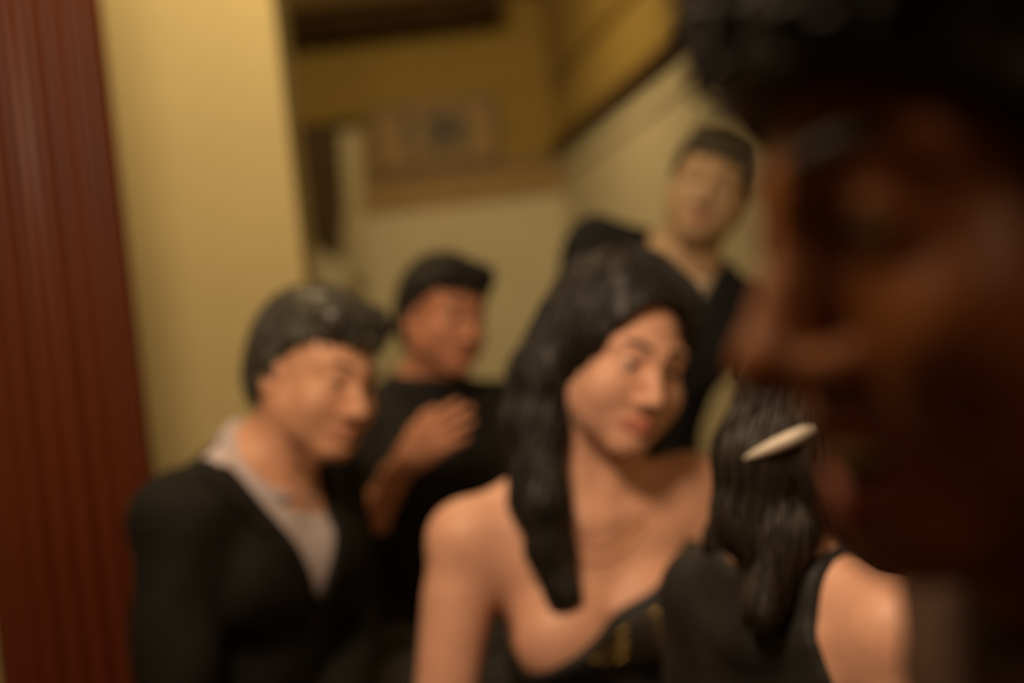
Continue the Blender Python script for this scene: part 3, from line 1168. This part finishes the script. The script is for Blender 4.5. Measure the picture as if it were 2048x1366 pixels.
dr = cloth('dress', fC, ('torso',), .009, .006, M['black_dress'], Cw, [neckC], lambda X, Y, Z: .0016 * np.sin(60 * X + 45 * Z), 1)
cloth('skirt', fC, ('leg',), .028, .013, M['black_dress'], Cw, [lambda X, Y, Z: .30 - Z], None, 2)
shoes(Cw, fC)


def surf_path(f, tags, T, pts2d, off):
    """points in the torso frame (x, z) dropped onto the front of the body"""
    out = []
    ts = np.linspace(-.26, .05, 400)
    for x, z in pts2d:
        P = np.array([T.p((x, t, z)) for t in ts])
        F = f.points(P, tags, off)
        h = np.nonzero(F < 0)[0]
        if len(h):
            out.append(P[h[0]])
    return out


bm = bmesh.new()
for k in (0, 1):
    pts = [(x, -.050 - .012 * k - (.030 + .008 * k) * math.cos(x / .075 * math.pi / 2)) for x in np.linspace(-.072, .072, 31)]
    sp_ = surf_path(fC, ('torso', 'neck'), TC, pts, .002)
    tube(bm, sp_, .0011, 6)
from_bm('necklace', bm, M['gold'], Cw, True)['label'] = 'two thin gold chains'
for k in range(4):
    bm = bmesh.new()
    pts = [(x, -.185 - .018 * k + .45 * x) for x in np.linspace(-.06 + .02 * k, .13 - .02 * (k % 2), 24)]
    tube(bm, surf_path(fC, ('torso',), TC, pts, .0105), .0008, 5)
    from_bm('gold_thread', bm, M['gold'], dr, True)

# ---- F: man leaning in behind the woman, dark navy suit, pale collar
F_, fF, HF, TF, LF, SF = build_body('person.003', dict(
    label='man in dark suit and pale collar leaning in behind the dark-haired woman',
    head=(.455, 3.02, 1.475), face=(-.25, -.95, -.12), hup=(.42, -.05, .9), hs=1.0,
    neck=(.378, 3.065, 1.315), hip=(.20, 3.22, .88), chest=(-.1, -.99, 0), sw=.19, shrug=(.035, -.01),
    arms=(((-.30, -.08, -1), (.15, -.35, -.9)), ((.15, .1, -1), (.0, -.35, -.9))),
    hands=(('relaxed', (.1, -.3, -.9), (.8, 0, -.1)), ('relaxed', (0, -.3, -.9), (-.8, 0, -.1))),
    thigh=None, mouth='closed', skin=M['skin_f'], brow=M['hair_olive']))
hair_short(HF, M['hair_olive'], F_, .016, -.05, .060, -.06)
suit(F_, fF, TF, LF, SF, M['suit_navy'], M['shirt_pale'], M['shirt_pale'], .24, .07, 3, .05)

# ---- E: woman nearer the camera whose bare shoulder shows under the dark face
E_, fE, HE, TE, LE, SE = build_body('person.004', dict(
    label='woman with a bare shoulder and dark halter dress half hidden at the lower right', female=True,
    head=(.335, 1.56, 1.078), face=(-.35, .92, -.12), hup=(.25, 0, .95), hs=.97,
    neck=(.258, 1.555, .912), hip=(.38, 1.62, .55), chest=(-.88, -.46, 0), sw=.165,
    arms=(((-.1, .0, -1), (-.5, -.7, -.4)), ((.08, -.10, -1), (-.6, -.7, -.35))),
    hands=(('relaxed', (-.3, -.8, -.4), DN), ('relaxed', (-.6, -.7, -.3), DN)),
    thigh=(-.3, -.95, -.02), mouth='closed', skin=M['skin_c'], brow=M['hair_dark']))
hair_long(HE, TE, M['hair_dark'], E_,
          [HE.p((-.07, .03, .03)), HE.p((-.088, .03, -.05)), HE.p((-.088, .03, -.12)), TE.p((-.08, .03, .02)), TE.p((-.08, .07, -.05))],
          [HE.p((.07, .03, .03)), HE.p((.088, .03, -.05)), HE.p((.080, .02, -.12)), TE.p((.05, .0, .06)), TE.p((.055, -.06, .0))])

bm = bmesh.new()
tube(bm, [(.2255, 1.470, 1.0525), (.238, 1.461, 1.0575), (.2525, 1.4565, 1.0625), (.270, 1.4545, 1.068), (.288, 1.448, 1.0745), (.300, 1.438, 1.079)],
     [.0025, .0055, .0075, .0085, .0080, .0040], 10)
from_bm('hair_clip', bm, M['pearl'], E_, True)['label'] = 'slim white hair clip'


def halter(X, Y, Z):
    lx, ly, lz = TE.loc(X, Y, Z)
    bare = np.maximum(.098 + .35 * np.clip(-lz - .02, 0, .2) - lx, -.22 - lz)      # leaves the near shoulder free
    return np.maximum(np.maximum(lz - .03, -(lz + LE + .05)), -bare)


cloth('dress', fE, ('torso', 'neck', 'arm0'), .008, .007, M['black_dress'], E_, [halter], None, 1)
cloth('skirt', fE, ('leg',), .028, .013, M['black_dress'], E_, [lambda X, Y, Z: .30 - Z], None, 2)
shoes(E_, fE)

# ---- D: laughing figure close to the camera on the right
D, fD, HD, TD, LD, SD = build_body('person.005', dict(
    label='brown-skinned person with bushy black hair and open mouth, close up at right edge',
    head=(.176, .465, 1.229), face=(-.965, -.26, -.06), hup=(-.10, 0, .99), hs=.94,
    neck=(.200, .495, .99), hip=(.33, .54, .56), chest=(-.92, -.38, 0), sw=.18,
    arms=(((.05, -.1, -1), (-.85, -.2, -.4)), ((.1, .1, -1), (-.85, .3, -.4))),
    hands=(('relaxed', (-.8, -.2, -.4), DN), ('relaxed', (-.8, .2, -.4), DN)),
    thigh=(-.97, .1, -.02), mouth='open', skin=M['skin_d'], brow=M['hair_black'], fine=.003, nose=1.05))
hair_short(HD, M['hair_black'], D, .026, -.085, .050, -.07, curls(.003, 150), -.048, .6, (1300, .035, .003), (-.05, .048))
bm = bmesh.new()
for k in range(10):
    t = (k - 4.5) * .235
    w = .0085 if k in (4, 5) else (.0068 if k in (3, 6) else .0062)
    x, y = .027 * math.sin(t), -.064 - .030 * math.cos(t)
    mt = HD.m4() @ Matrix.Translation((x, y, -.0695)) @ Matrix.Rotation(t, 4, 'Z')
    bx(bm, -w / 2, w / 2, -.002, .002, -.0045, .0045, .0012, mt)
from_bm('teeth', bm, M['tooth'], D, True)['label'] = 'row of white upper teeth'
cloth('jumper', fD, ('torso', 'arm0', 'arm1', 'fore0', 'fore1'), .012, .010, M['brown_knit'], D,
      [lambda X, Y, Z: np.maximum(TD.loc(X, Y, Z)[2] - .0, -(TD.loc(X, Y, Z)[2] + LD + .08))], None, 1)
cloth('roll_collar', fD, ('neck',), .026, .006, M['brown_knit'], D,
      [lambda X, Y, Z: np.maximum(TD.loc(X, Y, Z)[2] - .125 - .5 * np.clip(TD.loc(X, Y, Z)[1], -.05, .06), -(TD.loc(X, Y, Z)[2] + .03))],
      lambda X, Y, Z: .002 * np.sin(260 * TD.loc(X, Y, Z)[2]), 1)
pants(D, fD, M['trousers'])

for (o, hip, lab) in ((A, (-.53, 2.33), 'round stool the suited man at the left sits on'),
                      (B, (-.25, 3.10), 'round stool under the person in black with raised hand'),
                      (Cw, (.085, 2.15), 'round stool under the dark-haired woman in the centre'),
                      (E_, (.38, 1.62), 'round stool under the woman half hidden at the lower right'),
                      (D, (.33, .54), 'round stool under the laughing person at the right edge')):
    stool(o, hip[0], hip[1], lab)
